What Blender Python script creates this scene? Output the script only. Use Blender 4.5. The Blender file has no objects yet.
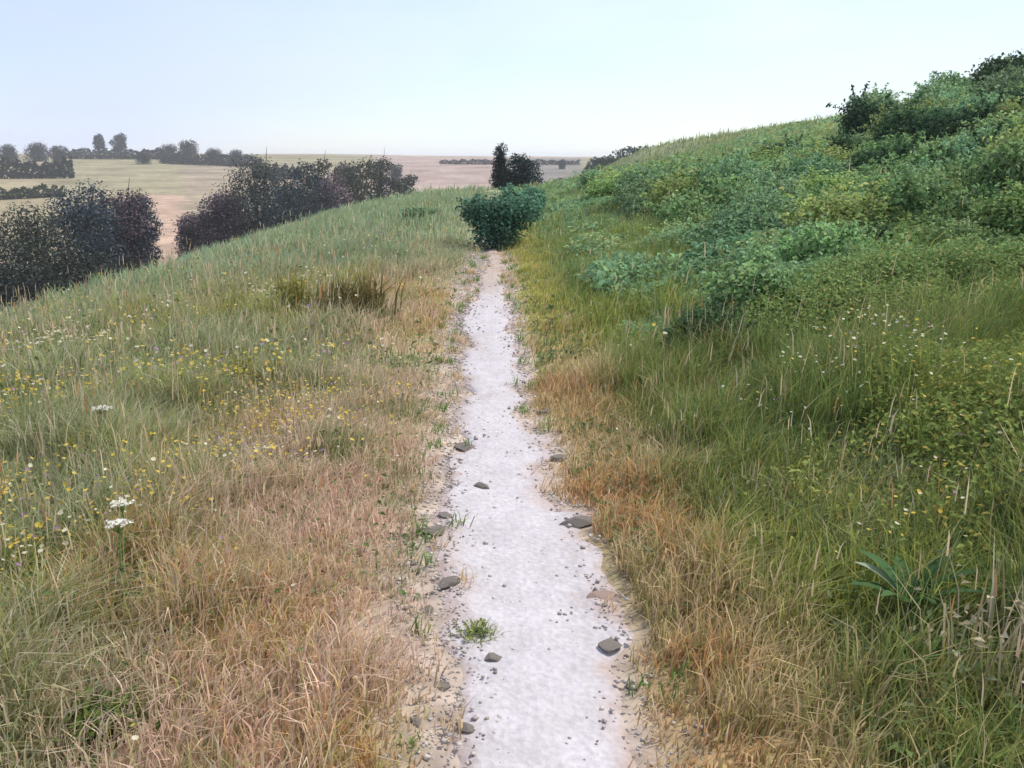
import bpy, math, random
import numpy as np
from mathutils import Vector

rng = np.random.default_rng(7)
random.seed(7)
scene = bpy.context.scene
COL = scene.collection
R = math.radians
EYE = 1.6
F = 887.0
PITCH = math.atan((384 - 157) / F)

# ------------------------------------------------------------------ noise
def _hash(ix, iy, seed):
    h = (ix.astype(np.int64) * 374761393 + iy.astype(np.int64) * 668265263 + seed * 974634777) & 0x7FFFFFFF
    h = ((h ^ (h >> 13)) * 1274126177) & 0x7FFFFFFF
    return ((h ^ (h >> 16)) & 0xFFFF) / 65535.0

def vnoise(x, y, s=1.0, seed=0):
    x = np.asarray(x, float) / s + 1000.0
    y = np.asarray(y, float) / s + 1000.0
    ix = np.floor(x); iy = np.floor(y)
    fx = x - ix; fy = y - iy
    fx = fx * fx * (3 - 2 * fx); fy = fy * fy * (3 - 2 * fy)
    a = _hash(ix, iy, seed); b = _hash(ix + 1, iy, seed)
    c = _hash(ix, iy + 1, seed); d = _hash(ix + 1, iy + 1, seed)
    return (a * (1 - fx) + b * fx) * (1 - fy) + (c * (1 - fx) + d * fx) * fy

def fbm(x, y, s, seed=0):
    return 0.55 * vnoise(x, y, s, seed) + 0.3 * vnoise(x, y, s * .45, seed + 11) + 0.15 * vnoise(x, y, s * .2, seed + 23)

def sstep(a, b, x):
    t = np.clip((np.asarray(x, float) - a) / (b - a), 0, 1)
    return t * t * (3 - 2 * t)

def smax(a, b, k):
    h = np.clip(0.5 + 0.5 * (a - b) / k, 0, 1)
    return b * (1 - h) + a * h + k * h * (1 - h)

def smin(a, b, k):
    return -smax(-a, -b, k)

# ------------------------------------------------------------------ terrain
def path_c(y):
    return np.interp(y, [-4, 2.0, 2.95, 3.9, 5.6, 7.5, 10.4, 13.4, 16, 20, 26],
                     [.15, .11, .06, -.04, -.14, -.21, -.27, -.26, -.3, -.35, -.4])

def path_hw(y, side):
    y = np.asarray(y, float)
    w = np.interp(y, [0, 2, 3, 4, 5.6, 10, 13, 15, 20], [.31, .31, .32, .31, .27, .25, .2, .15, .1])
    n = (vnoise(y, y * 0 + side * 3.7, .6, 5) - .5) * .20 + (vnoise(y, y * 0 + side * 9.1, .17, 6) - .5) * .14
    return w + n

def far_z(x, y):
    D = np.hypot(x, y)
    z = np.interp(D, [0, 120, 165, 350, 600, 900, 1600, 4000], [-13.5, -13, -12, -5.6, 1.2, 1.6, -4, -30])
    left = sstep(-20, -220, x)
    z = z + left * np.interp(D, [0, 300, 600, 900], [0, 0, 2.0, 3.0])
    z = z + (fbm(x, y, 160, 31) - .5) * np.interp(D, [0, 150, 400, 800], [0, .6, 2.5, 4.5])
    return z

def near_z(x, y):
    x = np.asarray(x, float); y = np.asarray(y, float)
    xl = np.minimum(x, 0)
    zl = np.where(xl > -13.5, -.0168 * xl ** 2, -.0168 * 182.25 - .4536 * (-xl - 13.5))
    crest = np.interp(y, [-50, 0, 79, 150, 300, 500], [4.8, 4.8, 4.5, 2.6, -6, -20])
    xr = np.maximum(x - .8, 0)
    zr = smin(.03 * xr + .16 * smax(xr - .5, 0 * xr, .8), crest, 1.2) 
    zr = np.where(x > .8, zr, 0) - .003 * np.maximum(x - 34, 0) ** 2
    zr = np.where(x > 60, np.maximum(zr, -16), zr)
    cd = 1 - sstep(1.5, 22, x)
    yy = np.maximum(y - 42, 0)
    zc = -np.where(yy < 40, .0035 * yy ** 2, 5.6 + .28 * (yy - 40)) * cd
    z = zl + zr + zc
    und = (fbm(x, y, 6, 3) - .5) * .35 * sstep(.6, 4, np.abs(x - path_c(y))) + (fbm(x, y, .9, 4) - .5) * .07 * sstep(.3, .8, np.abs(x - path_c(y)))
    return z + und

def ground(x, y):
    x = np.asarray(x, float); y = np.asarray(y, float)
    d = np.abs(x - path_c(y))
    z = smax(near_z(x, y), far_z(x, y), 1.5)
    trough = -.035 * (1 - sstep(.15, .5, d)) * (y < 22)
    return z + trough

CAMZ = EYE + float(ground(0.08, 0.0))

def ray(px, py):
    v = np.array([(px - 512) / F, 1.0, -(py - 384) / F])
    c, s = math.cos(-PITCH), math.sin(-PITCH)
    return np.array([v[0], v[1] * c - v[2] * s, v[1] * s + v[2] * c])

def hit(px, py, tmax=900):
    d = ray(px, py)
    t = np.concatenate([np.arange(1, 40, .02), np.arange(40, tmax, .4)])
    g = ground(d[0] * t, d[1] * t)
    below = CAMZ + d[2] * t < g
    i = int(np.argmax(below)) if below.any() else len(t) - 1
    return d[0] * t[i], d[1] * t[i], float(ground(d[0] * t[i], d[1] * t[i]))

def at(px, Y):
    """ground point at forward distance Y under picture column px"""
    d = ray(px, 157)
    x = d[0] / d[1] * Y
    return x, Y, float(ground(x, Y))

def height_for(py, Y):
    """world height seen at picture row py at forward distance Y"""
    d = ray(512, py)
    return CAMZ + d[2] / d[1] * Y

# ------------------------------------------------------------------ helpers
def tag(o, label=None, cat=None, group=None, kind=None):
    if label: o['label'] = label
    if cat: o['category'] = cat
    if group: o['group'] = group
    if kind: o['kind'] = kind
    return o

def mesh_from(name, V, faces, col=None, smooth=False):
    """faces: list of int arrays (n,3)/(n,4)"""
    me = bpy.data.meshes.new(name)
    V = np.asarray(V, np.float32)
    me.vertices.add(len(V)); me.vertices.foreach_set('co', V.ravel())
    loops = np.concatenate([f.ravel() for f in faces]).astype(np.int32)
    tot = np.concatenate([np.full(len(f), f.shape[1], np.int32) for f in faces])
    start = np.concatenate([[0], np.cumsum(tot)[:-1]]).astype(np.int32)
    me.loops.add(len(loops)); me.loops.foreach_set('vertex_index', loops)
    me.polygons.add(len(tot)); me.polygons.foreach_set('loop_start', start)
    try: me.polygons.foreach_set('loop_total', tot)
    except Exception: pass
    if smooth: me.polygons.foreach_set('use_smooth', np.ones(len(tot), bool))
    if col is not None:
        a = me.color_attributes.new('Col', 'FLOAT_COLOR', 'POINT')
        c = np.ones((len(V), 4), np.float32); c[:, :3] = np.clip(col, 0, 1)
        a.data.foreach_set('color', c.ravel())
    me.update(calc_edges=True); me.validate()
    return me

def link(name, me, mat=None, parent=None, loc=None):
    o = bpy.data.objects.new(name, me); COL.objects.link(o)
    if mat and not me.materials: me.materials.append(mat)
    if parent: o.parent = parent
    if loc is not None: o.location = loc
    return o

def empty(name, loc, rz=0, sc=1.0):
    o = bpy.data.objects.new(name, None); COL.objects.link(o)
    o.location = loc; o.rotation_euler = (0, 0, rz)
    o.scale = sc if hasattr(sc, '__len__') else (sc, sc, sc)
    o.empty_display_size = .2
    return o

def copy_tree(root, loc, rz=0, sc=1.0):
    r = root.copy(); COL.objects.link(r)
    r.location = loc; r.rotation_euler = (0, 0, rz)
    r.scale = sc if hasattr(sc, '__len__') else (sc, sc, sc)
    for ch in list(root.children):
        c = ch.copy(); COL.objects.link(c); c.parent = r
    return r

# ------------------------------------------------------------------ materials
def new_mat(name):
    m = bpy.data.materials.new(name); m.use_nodes = True
    nt = m.node_tree; nt.nodes.clear()
    return m, nt, nt.nodes, nt.links

def leaf_mat(name, trans=.3, rough=.55, hue=.0, val=.0, spec=.25, noise=.0, nscale=3.0):
    m, nt, N, L = new_mat(name)
    out = N.new('ShaderNodeOutputMaterial')
    at_ = N.new('ShaderNodeAttribute'); at_.attribute_name = 'Col'
    src = at_.outputs['Color']
    if hue or val:
        oi = N.new('ShaderNodeObjectInfo')
        hs = N.new('ShaderNodeHueSaturation')
        mr = N.new('ShaderNodeMapRange'); mr.inputs['To Min'].default_value = .5 - hue; mr.inputs['To Max'].default_value = .5 + hue
        mv = N.new('ShaderNodeMapRange'); mv.inputs['To Min'].default_value = 1 - val; mv.inputs['To Max'].default_value = 1 + val
        mt = N.new('ShaderNodeMath'); mt.operation = 'FRACT'
        ml = N.new('ShaderNodeMath'); ml.operation = 'MULTIPLY'; ml.inputs[1].default_value = 7.31
        L.new(oi.outputs['Random'], mr.inputs['Value']); L.new(oi.outputs['Random'], ml.inputs[0]); L.new(ml.outputs[0], mt.inputs[0])
        L.new(mt.outputs[0], mv.inputs['Value'])
        L.new(mr.outputs[0], hs.inputs['Hue']); L.new(mv.outputs[0], hs.inputs['Value']); L.new(src, hs.inputs['Color'])
        src = hs.outputs['Color']
    p = N.new('ShaderNodeBsdfPrincipled'); p.inputs['Roughness'].default_value = rough
    p.inputs['Specular IOR Level'].default_value = spec
    t = N.new('ShaderNodeBsdfTranslucent'); mx = N.new('ShaderNodeMixShader'); mx.inputs[0].default_value = trans
    L.new(src, p.inputs['Base Color']); L.new(src, t.inputs['Color'])
    L.new(p.outputs[0], mx.inputs[1]); L.new(t.outputs[0], mx.inputs[2]); L.new(mx.outputs[0], out.inputs['Surface'])
    return m

def solid_mat(name, c1, c2, scale=8, rough=.85, bump=.3, detail=6):
    m, nt, N, L = new_mat(name)
    out = N.new('ShaderNodeOutputMaterial'); p = N.new('ShaderNodeBsdfPrincipled')
    tc = N.new('ShaderNodeTexCoord'); nz = N.new('ShaderNodeTexNoise')
    nz.inputs['Scale'].default_value = scale; nz.inputs['Detail'].default_value = detail
    rp = N.new('ShaderNodeValToRGB'); rp.color_ramp.elements[0].position = .35; rp.color_ramp.elements[1].position = .68
    rp.color_ramp.elements[0].color = (*c1, 1); rp.color_ramp.elements[1].color = (*c2, 1)
    bp = N.new('ShaderNodeBump'); bp.inputs['Strength'].default_value = bump; bp.inputs['Distance'].default_value = .02
    L.new(tc.outputs['Object'], nz.inputs['Vector']); L.new(nz.outputs['Fac'], rp.inputs[0])
    L.new(rp.outputs[0], p.inputs['Base Color']); L.new(nz.outputs['Fac'], bp.inputs['Height']); L.new(bp.outputs[0], p.inputs['Normal'])
    p.inputs['Roughness'].default_value = rough; p.inputs['Specular IOR Level'].default_value = .2
    L.new(p.outputs[0], out.inputs['Surface'])
    return m

M_grass = leaf_mat('grass_blades', .4, .6)
M_leaf = leaf_mat('bush_leaves', .42, .65, hue=.025, val=.25, spec=.1)
M_leaf_plain = leaf_mat('plain_leaves', .42, .65, spec=.1)
M_tree = leaf_mat('tree_leaves', .2, .7, hue=.02, val=.2, spec=.1)
M_petal = leaf_mat('petals', .25, .6)
M_bark = solid_mat('bark', (.05, .04, .03), (.12, .095, .07), 12, .9, .6)
M_stone = solid_mat('grey_stone', (.11, .092, .082), (.28, .245, .225), 40, .85, .5)
M_stone_pink = solid_mat('pinkish_stone', (.28, .19, .16), (.42, .32, .28), 40, .85, .5)

def ground_mat():
    m, nt, N, L = new_mat('soil_and_fields')
    out = N.new('ShaderNodeOutputMaterial'); p = N.new('ShaderNodeBsdfPrincipled')
    a = N.new('ShaderNodeAttribute'); a.attribute_name = 'Col'
    g = N.new('ShaderNodeNewGeometry')
    n1 = N.new('ShaderNodeTexNoise'); n1.inputs['Scale'].default_value = 9; n1.inputs['Detail'].default_value = 8
    n2 = N.new('ShaderNodeTexNoise'); n2.inputs['Scale'].default_value = .35; n2.inputs['Detail'].default_value = 9; n2.inputs['Roughness'].default_value = .65
    mr = N.new('ShaderNodeMapRange'); mr.inputs['From Min'].default_value = .3; mr.inputs['From Max'].default_value = .7
    mr.inputs['To Min'].default_value = .65; mr.inputs['To Max'].default_value = 1.35
    mr2 = N.new('ShaderNodeMapRange'); mr2.inputs['From Min'].default_value = .3; mr2.inputs['From Max'].default_value = .7
    mr2.inputs['To Min'].default_value = .75; mr2.inputs['To Max'].default_value = 1.25
    n3 = N.new('ShaderNodeTexNoise'); n3.inputs['Scale'].default_value = .045; n3.inputs['Detail'].default_value = 6; n3.inputs['Roughness'].default_value = .7
    mr3 = N.new('ShaderNodeMapRange'); mr3.inputs['From Min'].default_value = .3; mr3.inputs['From Max'].default_value = .7; mr3.inputs['To Min'].default_value = .6; mr3.inputs['To Max'].default_value = 1.35
    L.new(g.outputs['Position'], n3.inputs['Vector']); L.new(n3.outputs['Fac'], mr3.inputs['Value'])
    mul0 = N.new('ShaderNodeMath'); mul0.operation = 'MULTIPLY'
    mul = N.new('ShaderNodeMath'); mul.operation = 'MULTIPLY'
    vm = N.new('ShaderNodeVectorMath'); vm.operation = 'SCALE'
    L.new(g.outputs['Position'], n1.inputs['Vector']); L.new(g.outputs['Position'], n2.inputs['Vector'])
    L.new(n1.outputs['Fac'], mr.inputs['Value']); L.new(n2.outputs['Fac'], mr2.inputs['Value'])
    L.new(mr2.outputs[0], mul0.inputs[0]); L.new(mr3.outputs[0], mul0.inputs[1])
    L.new(mr.outputs[0], mul.inputs[0]); L.new(mul0.outputs[0], mul.inputs[1])
    L.new(a.outputs['Color'], vm.inputs[0]); L.new(mul.outputs[0], vm.inputs['Scale'])
    L.new(vm.outputs[0], p.inputs['Base Color'])
    bp = N.new('ShaderNodeBump'); bp.inputs['Strength'].default_value = .5; bp.inputs['Distance'].default_value = .03
    L.new(n1.outputs['Fac'], bp.inputs['Height']); L.new(bp.outputs[0], p.inputs['Normal'])
    p.inputs['Roughness'].default_value = .95; p.inputs['Specular IOR Level'].default_value = .1
    L.new(p.outputs[0], out.inputs['Surface'])
    return m

def path_mat():
    m, nt, N, L = new_mat('chalky_path')
    out = N.new('ShaderNodeOutputMaterial'); p = N.new('ShaderNodeBsdfPrincipled')
    g = N.new('ShaderNodeNewGeometry'); a = N.new('ShaderNodeAttribute'); a.attribute_name = 'Col'
    n1 = N.new('ShaderNodeTexNoise'); n1.inputs['Scale'].default_value = 5.5; n1.inputs['Detail'].default_value = 11; n1.inputs['Roughness'].default_value = .72
    n2 = N.new('ShaderNodeTexNoise'); n2.inputs['Scale'].default_value = 45; n2.inputs['Detail'].default_value = 5
    vo = N.new('ShaderNodeTexVoronoi'); vo.inputs['Scale'].default_value = 38
    rp = N.new('ShaderNodeValToRGB')
    e = rp.color_ramp.elements
    e[0].position = .28; e[0].color = (.41, .378, .39, 1); e[1].position = .6; e[1].color = (.495, .465, .495, 1)
    mr = N.new('ShaderNodeMapRange'); mr.inputs['From Min'].default_value = .35; mr.inputs['From Max'].default_value = .65
    mr.inputs['To Min'].default_value = .9; mr.inputs['To Max'].default_value = 1.06
    vm = N.new('ShaderNodeVectorMath'); vm.operation = 'SCALE'
    mul = N.new('ShaderNodeVectorMath'); mul.operation = 'MULTIPLY'
    for n in (n1, n2, vo): L.new(g.outputs['Position'], n.inputs['Vector'])
    L.new(n1.outputs['Fac'], rp.inputs[0]); L.new(n2.outputs['Fac'], mr.inputs['Value'])
    L.new(rp.outputs[0], vm.inputs[0]); L.new(mr.outputs[0], vm.inputs['Scale'])
    L.new(vm.outputs[0], mul.inputs[0]); L.new(a.outputs['Color'], mul.inputs[1]); L.new(mul.outputs[0], p.inputs['Base Color'])
    ad = N.new('ShaderNodeMath'); ad.operation = 'ADD'
    L.new(n2.outputs['Fac'], ad.inputs[0]); L.new(vo.outputs['Distance'], ad.inputs[1])
    bp = N.new('ShaderNodeBump'); bp.inputs['Strength'].default_value = .35; bp.inputs['Distance'].default_value = .012
    L.new(ad.outputs[0], bp.inputs['Height']); L.new(bp.outputs[0], p.inputs['Normal'])
    p.inputs['Roughness'].default_value = .95; p.inputs['Specular IOR Level'].default_value = .1
    L.new(p.outputs[0], out.inputs['Surface'])
    return m

# ------------------------------------------------------------------ vegetation colours (real base colours, by place)
TAN = np.array([.67, .50, .31]); PINK = np.array([.74, .52, .43]); RED = np.array([.58, .30, .13])
OLIVE = np.array([.29, .285, .085]); GREEN = np.array([.16, .26, .07]); GREY = np.array([.36, .38, .20])
YEL = np.array([.42, .42, .09]); TEAL = np.array([.285, .40, .26]); DEEP = np.array([.11, .19, .055]); PALE = np.array([.62, .56, .42])

def zone_weights(x, y):
    """weights over TAN PINK RED OLIVE GREEN GREY YEL TEAL DEEP PALE"""
    d = x - path_c(y)
    n1 = fbm(x, y, 1.6, 41); n2 = fbm(x, y, .7, 42); n3 = fbm(x, y, 3.5, 43)
    W = np.zeros((len(x), 10))
    left = (d < 0)
    strip = sstep(-1.9, -.75, d + (n1 - .5) * 2.2) * (1 - .55 * sstep(8, 17, y))
    gfar = sstep(9, 17, y + (n3 - .5) * 6)
    W[:, 0] += left * strip * 1.0
    W[:, 1] += left * strip * (.35 + 1.3 * sstep(.5, .7, n2)) * (1 - gfar)
    W[:, 2] += left * strip * 1.5 * sstep(.52, .66, n1) * (1 - gfar)
    W[:, 3] += left * (.25 + .6 * (1 - strip)) * sstep(.4, .7, n2)
    W[:, 5] += left * ((1 - strip) * .9 + .15)
    W[:, 4] += left * (1 - strip) * .35
    W[:, 6] += left * (1 - .5 * strip) * 2.0 * sstep(.48, .66, n1) * (1 - gfar)
    W[:, 7] += left * gfar * 1.6
    W[:, 9] += left * (1 - gfar * .6) * (.4 + .5 * sstep(.5, .7, n2))
    n4 = fbm(x, y, .45, 44); n5 = fbm(x, y, .9, 45)
    W[:, 4] += left * strip * 2.2 * sstep(.56, .68, n4) * (1 - gfar)
    W[:, 3] += left * 1.2 * sstep(.56, .68, n5) * (1 - gfar)
    W[:, 1] += left * strip * 2.4 * sstep(.58, .7, 1 - n5) * (1 - gfar)
    W[:, 8] += (~left) * 1.3 * sstep(1.0, 1.7, d + (n5 - .5) * 1.2) * (1 - sstep(6, 12, y))
    W[:, 2] += (~left) * 1.0 * sstep(.5, .65, n4) * np.exp(-((d - .5) / .2) ** 2) * (1 - sstep(3, 5, y))
    # brownish weeds patch half way to the crest
    b = np.exp(-(((x + 2.6) / 1.6) ** 2 + ((y - 10.5) / 1.8) ** 2))
    W[:, 3] += left * b * 1.2; W[:, 0] += left * b * .8
    r = ~left
    near = 1 - sstep(5.5, 9.5, y)
    rs = (1 - sstep(.55, 1.0, d + (n2 - .5) * .7))
    W[:, 0] += r * rs * (.25 + .95 * near)
    W[:, 2] += r * rs * near * 1.6 * sstep(.42, .65, n2)
    W[:, 6] += r * rs * (1 - near) * 1.1
    W[:, 3] += r * (.6 + .7 * near) * (1 - .4 * rs)
    W[:, 6] += r * (1 - rs) * 1.2 * sstep(.5, .65, n1)
    W[:, 0] += r * (1 - rs) * near * .25 * sstep(.5, .65, n2)
    W[:, 4] += r * (1 - rs) * .9
    W[:, 8] += r * (1 - rs) * .5 * sstep(.5, .75, n1)
    W[:, 7] += r * (1 - rs) * sstep(8, 25, y) * .9
    W[:, 9] += r * near * 1.5 * sstep(.9, 1.6, d) * sstep(.45, .62, n2) * (1 - sstep(3.2, 4.5, y))
    W[:, 5] += r * sstep(25, 60, y) * sstep(8, 22, x) * 2.5
    return W + 1e-6

PALETTE = np.stack([TAN, PINK, RED, OLIVE, GREEN, GREY, YEL, TEAL, DEEP, PALE])

def pick_colour(x, y, blend=.32):
    W = zone_weights(x, y); W = W / W.sum(1, keepdims=True)
    mean = W @ PALETTE
    cum = W.cumsum(1); u = rng.random(len(x))[:, None]
    idx = (cum < u).sum(1).clip(0, 9)
    c = mean * blend + PALETTE[idx] * (1 - blend)
    return c * rng.uniform(.65, 1.4, (len(x), 1))

# ------------------------------------------------------------------ ground sheet
def axis(fine, first, growth, far):
    v = [0.0]; s = first
    while v[-1] < far:
        v.append(v[-1] + s)
        if v[-1] > fine: s *= growth
    return np.array(v)
xp = axis(2.2, .05, 1.035, 2600)
xs = np.concatenate([-xp[:0:-1], xp])
yp = axis(9, .07, 1.02, 4200); ym = axis(1.5, .1, 1.3, 400)
ys = np.concatenate([-ym[:0:-1], yp])
GX, GY = np.meshgrid(xs, ys)
gx = GX.ravel(); gy = GY.ravel(); gz = ground(gx, gy)
D = np.hypot(gx, gy)
base = (zone_weights(gx, gy)); base = base / base.sum(1, keepdims=True) @ PALETTE
soil = np.array([.15, .115, .07])
near_col = base * .6 + soil * .35
bare = 1 - sstep(.3, .58, np.abs(gx - path_c(gy)) * np.where(gx > path_c(gy), 1.3, 1.0) + (fbm(gx, gy, .35, 9) - .5) * .35)
bare = bare * (gy < 18)
near_col = near_col * (1 - bare[:, None]) + np.array([.43, .35, .30]) * bare[:, None]
# far fields: cells of crop, stubble, pasture
fx, fy = gx * .92 + gy * .39, -gx * .39 + gy * .92
sites = np.stack([rng.uniform(-1600, 1600, 260), rng.uniform(60, 2600, 260)], 1)
cols = np.array([[.30, .23, .15], [.33, .25, .19], [.22, .20, .12], [.25, .22, .14], [.24, .21, .12], [.27, .2, .15]])
sc_ = rng.integers(0, 6, 260)
far_col = np.zeros((len(gx), 3)); sel = D > 90
ii = np.where(sel)[0]
dd = ((fx[ii, None] - sites[None, :, 0]) ** 2 / 1.0 + (fy[ii, None] - sites[None, :, 1]) ** 2 / .35)
far_col[ii] = cols[sc_[dd.argmin(1)]]
azpx = 512 + F * gx / np.maximum(gy, 1)
def field(p0, p1, d0, d1, c):
    k = (azpx > p0) & (azpx < p1) & (gy > d0) & (gy < d1)
    far_col[k] = c
field(-400, 150, 120, 420, (.30, .25, .16))
field(140, 208, 110, 300, (.40, .28, .21))
field(60, 190, 250, 480, (.26, .23, .145))
field(190, 420, 180, 420, (.29, .235, .17))
field(380, 500, 130, 700, (.32, .24, .21))
field(500, 580, 130, 700, (.20, .18, .16))
nearw = sstep(.2, 3.0, near_z(gx, gy) - far_z(gx, gy) + 1.0)[:, None]
gcol = near_col * nearw + far_col * (1 - nearw)
nx, ny = len(xs), len(ys)
I = np.arange(nx * ny).reshape(ny, nx)
quads = np.stack([I[:-1, :-1], I[:-1, 1:], I[1:, 1:], I[1:, :-1]], -1).reshape(-1, 4)
me = mesh_from('ground', np.stack([gx, gy, gz], 1), [quads], gcol, smooth=True)
tag(link('ground', me, ground_mat()), kind='structure')

# ------------------------------------------------------------------ path sheet
pys = np.arange(-3, 19, .035)
cols_u = np.linspace(-1, 1, 25)
PV = []; PC = []
for yv in pys:
    c = float(path_c(yv)); l = float(path_hw(yv, 1)); r = float(path_hw(yv, 2))
    if 1.8 < yv < 4.2: l += .10 * math.sin((yv - 1.8) / 2.4 * math.pi)
    for u in cols_u:
        x = c + (u * l if u < 0 else u * r)
        PV.append((x, yv, 0)); 
PV = np.array(PV)
edge = np.tile(np.abs(cols_u), len(pys))
PV[:, 2] = ground(PV[:, 0], PV[:, 1]) + .022 - .045 * edge ** 6 + (fbm(PV[:, 0], PV[:, 1], .22, 77) - .5) * .022 + (fbm(PV[:, 0], PV[:, 1], .08, 79) - .5) * .012
dirt = sstep(.55, 1.0, edge + (fbm(PV[:, 0], PV[:, 1], .3, 78) - .5) * .9)[:, None]
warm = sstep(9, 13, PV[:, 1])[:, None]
worn = sstep(.5, .72, fbm(PV[:, 0] * 1.6, PV[:, 1] * .7, .5, 80))[:, None]
pc = np.ones((len(PV), 3)) * (1 - .5 * worn) + np.array([.80, .74, .69]) * .5 * worn
rim = sstep(.72, 1.0, edge + (fbm(PV[:, 0], PV[:, 1], .12, 81) - .5) * .7)[:, None]
pc = pc * (1 - dirt) + np.array([.86, .77, .71]) * dirt
pc = pc * (1 - rim) + np.array([.82, .69, .60]) * rim
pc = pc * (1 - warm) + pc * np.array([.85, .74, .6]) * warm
I = np.arange(len(PV)).reshape(len(pys), 25)
quads = np.stack([I[:-1, :-1], I[:-1, 1:], I[1:, 1:], I[1:, :-1]], -1).reshape(-1, 4)
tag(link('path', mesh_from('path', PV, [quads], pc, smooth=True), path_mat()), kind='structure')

def on_path(x, y, m=0.0):
    d = x - path_c(y)
    return (y < 18.5) & (d > -path_hw(y, 1) - m - .08 * ((y > 2) & (y < 4))) & (d < path_hw(y, 2) + m)

# ------------------------------------------------------------------ grass
def blades(x, y, H, W, lean_amt, c, tipf=1.15, basef=.8, z0=None):
    n = len(x)
    z = ground(x, y) - .01 if z0 is None else z0
    ph = rng.uniform(0, 2 * np.pi, n); th = rng.uniform(0, 2 * np.pi, n)
    w = np.stack([np.cos(ph), np.sin(ph), np.zeros(n)], 1) * (W / 2)[:, None]
    l = np.stack([np.cos(th) + .35, np.sin(th) - .1, np.zeros(n)], 1)
    b = lean_amt[:, None]; Hc = H[:, None]
    root = np.stack([x, y, z], 1); up = np.array([0, 0, 1.0])
    p1 = root + up * Hc * .58 + l * Hc * b * .28
    p2 = root + up * Hc * (1 - .3 * b) + l * Hc * b * .85
    V = np.empty((n, 5, 3), np.float32)
    V[:, 0] = root - w; V[:, 1] = root + w; V[:, 2] = p1 + w * .75; V[:, 3] = p1 - w * .75; V[:, 4] = p2
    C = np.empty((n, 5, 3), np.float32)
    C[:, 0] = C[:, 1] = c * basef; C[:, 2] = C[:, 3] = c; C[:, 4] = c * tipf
    o = (np.arange(n) * 5)[:, None]
    q = o + np.array([[0, 1, 2, 3]]); t = o + np.array([[3, 2, 4]])
    return V.reshape(-1, 3), q, t, C.reshape(-1, 3)

def sector(n, r0, r1, a0=-40, a1=40):
    r = np.sqrt(rng.uniform(r0 ** 2, r1 ** 2, n)); a = np.radians(rng.uniform(a0, a1, n))
    return r * np.sin(a), r * np.cos(a)

def tufted(n, per, r0, r1, spread, **k):
    x, y = sector(n // per, r0, r1, **k)
    x = np.repeat(x, per); y = np.repeat(y, per)
    return x + rng.normal(0, spread, len(x)), y + rng.normal(0, spread, len(x))

def assemble(parts):
    V, Q, T, C = [], [], [], []; o = 0
    for v, q, t, c in parts:
        V.append(v); Q.append(q + o); T.append(t + o); C.append(c); o += len(v)
    return np.concatenate(V), [np.concatenate(Q), np.concatenate(T)], np.concatenate(C)

def grass_height(x, y):
    d = np.abs(x - path_c(y)); left = x < path_c(y)
    h = np.interp(d, [.25, .5, 1.0, 2.0, 5], [.05, .11, .2, .3, .32]) * np.where(left, .85, 1.0)
    h = np.where((y > 14) & (d < 1.2), np.maximum(h, .12), h)
    return h * (.45 + .7 * fbm(x, y, 1.3, 51) + .75 * sstep(.5, .68, fbm(x, y, .5, 53)))

parts = []
# short sprigs creeping over the path rim
n = 2600; yv = rng.uniform(1.3, 15, n // 13); sd = rng.choice([-1, 1], n // 13)
xv = path_c(yv) + np.where(sd < 0, -path_hw(yv, 1), path_hw(yv, 2)) + sd * rng.normal(.07, .07, n // 13)
x = np.repeat(xv, 13) + rng.normal(0, .022, n // 13 * 13); y = np.repeat(yv, 13) + rng.normal(0, .03, n // 13 * 13)
H = np.repeat(rng.uniform(.03, .10, n // 13), 13) * rng.uniform(.6, 1.3, len(x))
cc = np.where(np.repeat(rng.random(n // 13) < .45, 13)[:, None], GREEN * 1.1, TAN) * rng.uniform(.75, 1.25, (len(x), 1))
parts.append(blades(x, y, H, .004 + .0006 * y, rng.uniform(.3, 1.1, len(x)), cc, z0=ground(x, y) + .005))
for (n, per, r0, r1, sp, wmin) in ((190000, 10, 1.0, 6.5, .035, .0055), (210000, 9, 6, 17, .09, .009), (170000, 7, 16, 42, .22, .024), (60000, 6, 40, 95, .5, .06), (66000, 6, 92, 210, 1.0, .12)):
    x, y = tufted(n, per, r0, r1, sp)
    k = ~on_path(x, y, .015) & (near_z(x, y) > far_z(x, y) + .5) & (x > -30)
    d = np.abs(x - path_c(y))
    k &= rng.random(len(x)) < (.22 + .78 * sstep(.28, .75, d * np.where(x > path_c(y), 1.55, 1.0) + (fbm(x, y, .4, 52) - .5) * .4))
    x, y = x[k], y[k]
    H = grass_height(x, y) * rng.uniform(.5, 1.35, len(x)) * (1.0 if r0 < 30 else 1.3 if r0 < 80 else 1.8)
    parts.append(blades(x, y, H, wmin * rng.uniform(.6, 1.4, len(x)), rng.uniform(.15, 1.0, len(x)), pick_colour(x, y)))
V, Fc, C = assemble(parts)
tag(link('meadow_grass', mesh_from('meadow_grass', V, Fc, C), M_grass), 'mixed green and straw coloured meadow grass on both sides of the path', 'grass', kind='stuff')

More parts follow.
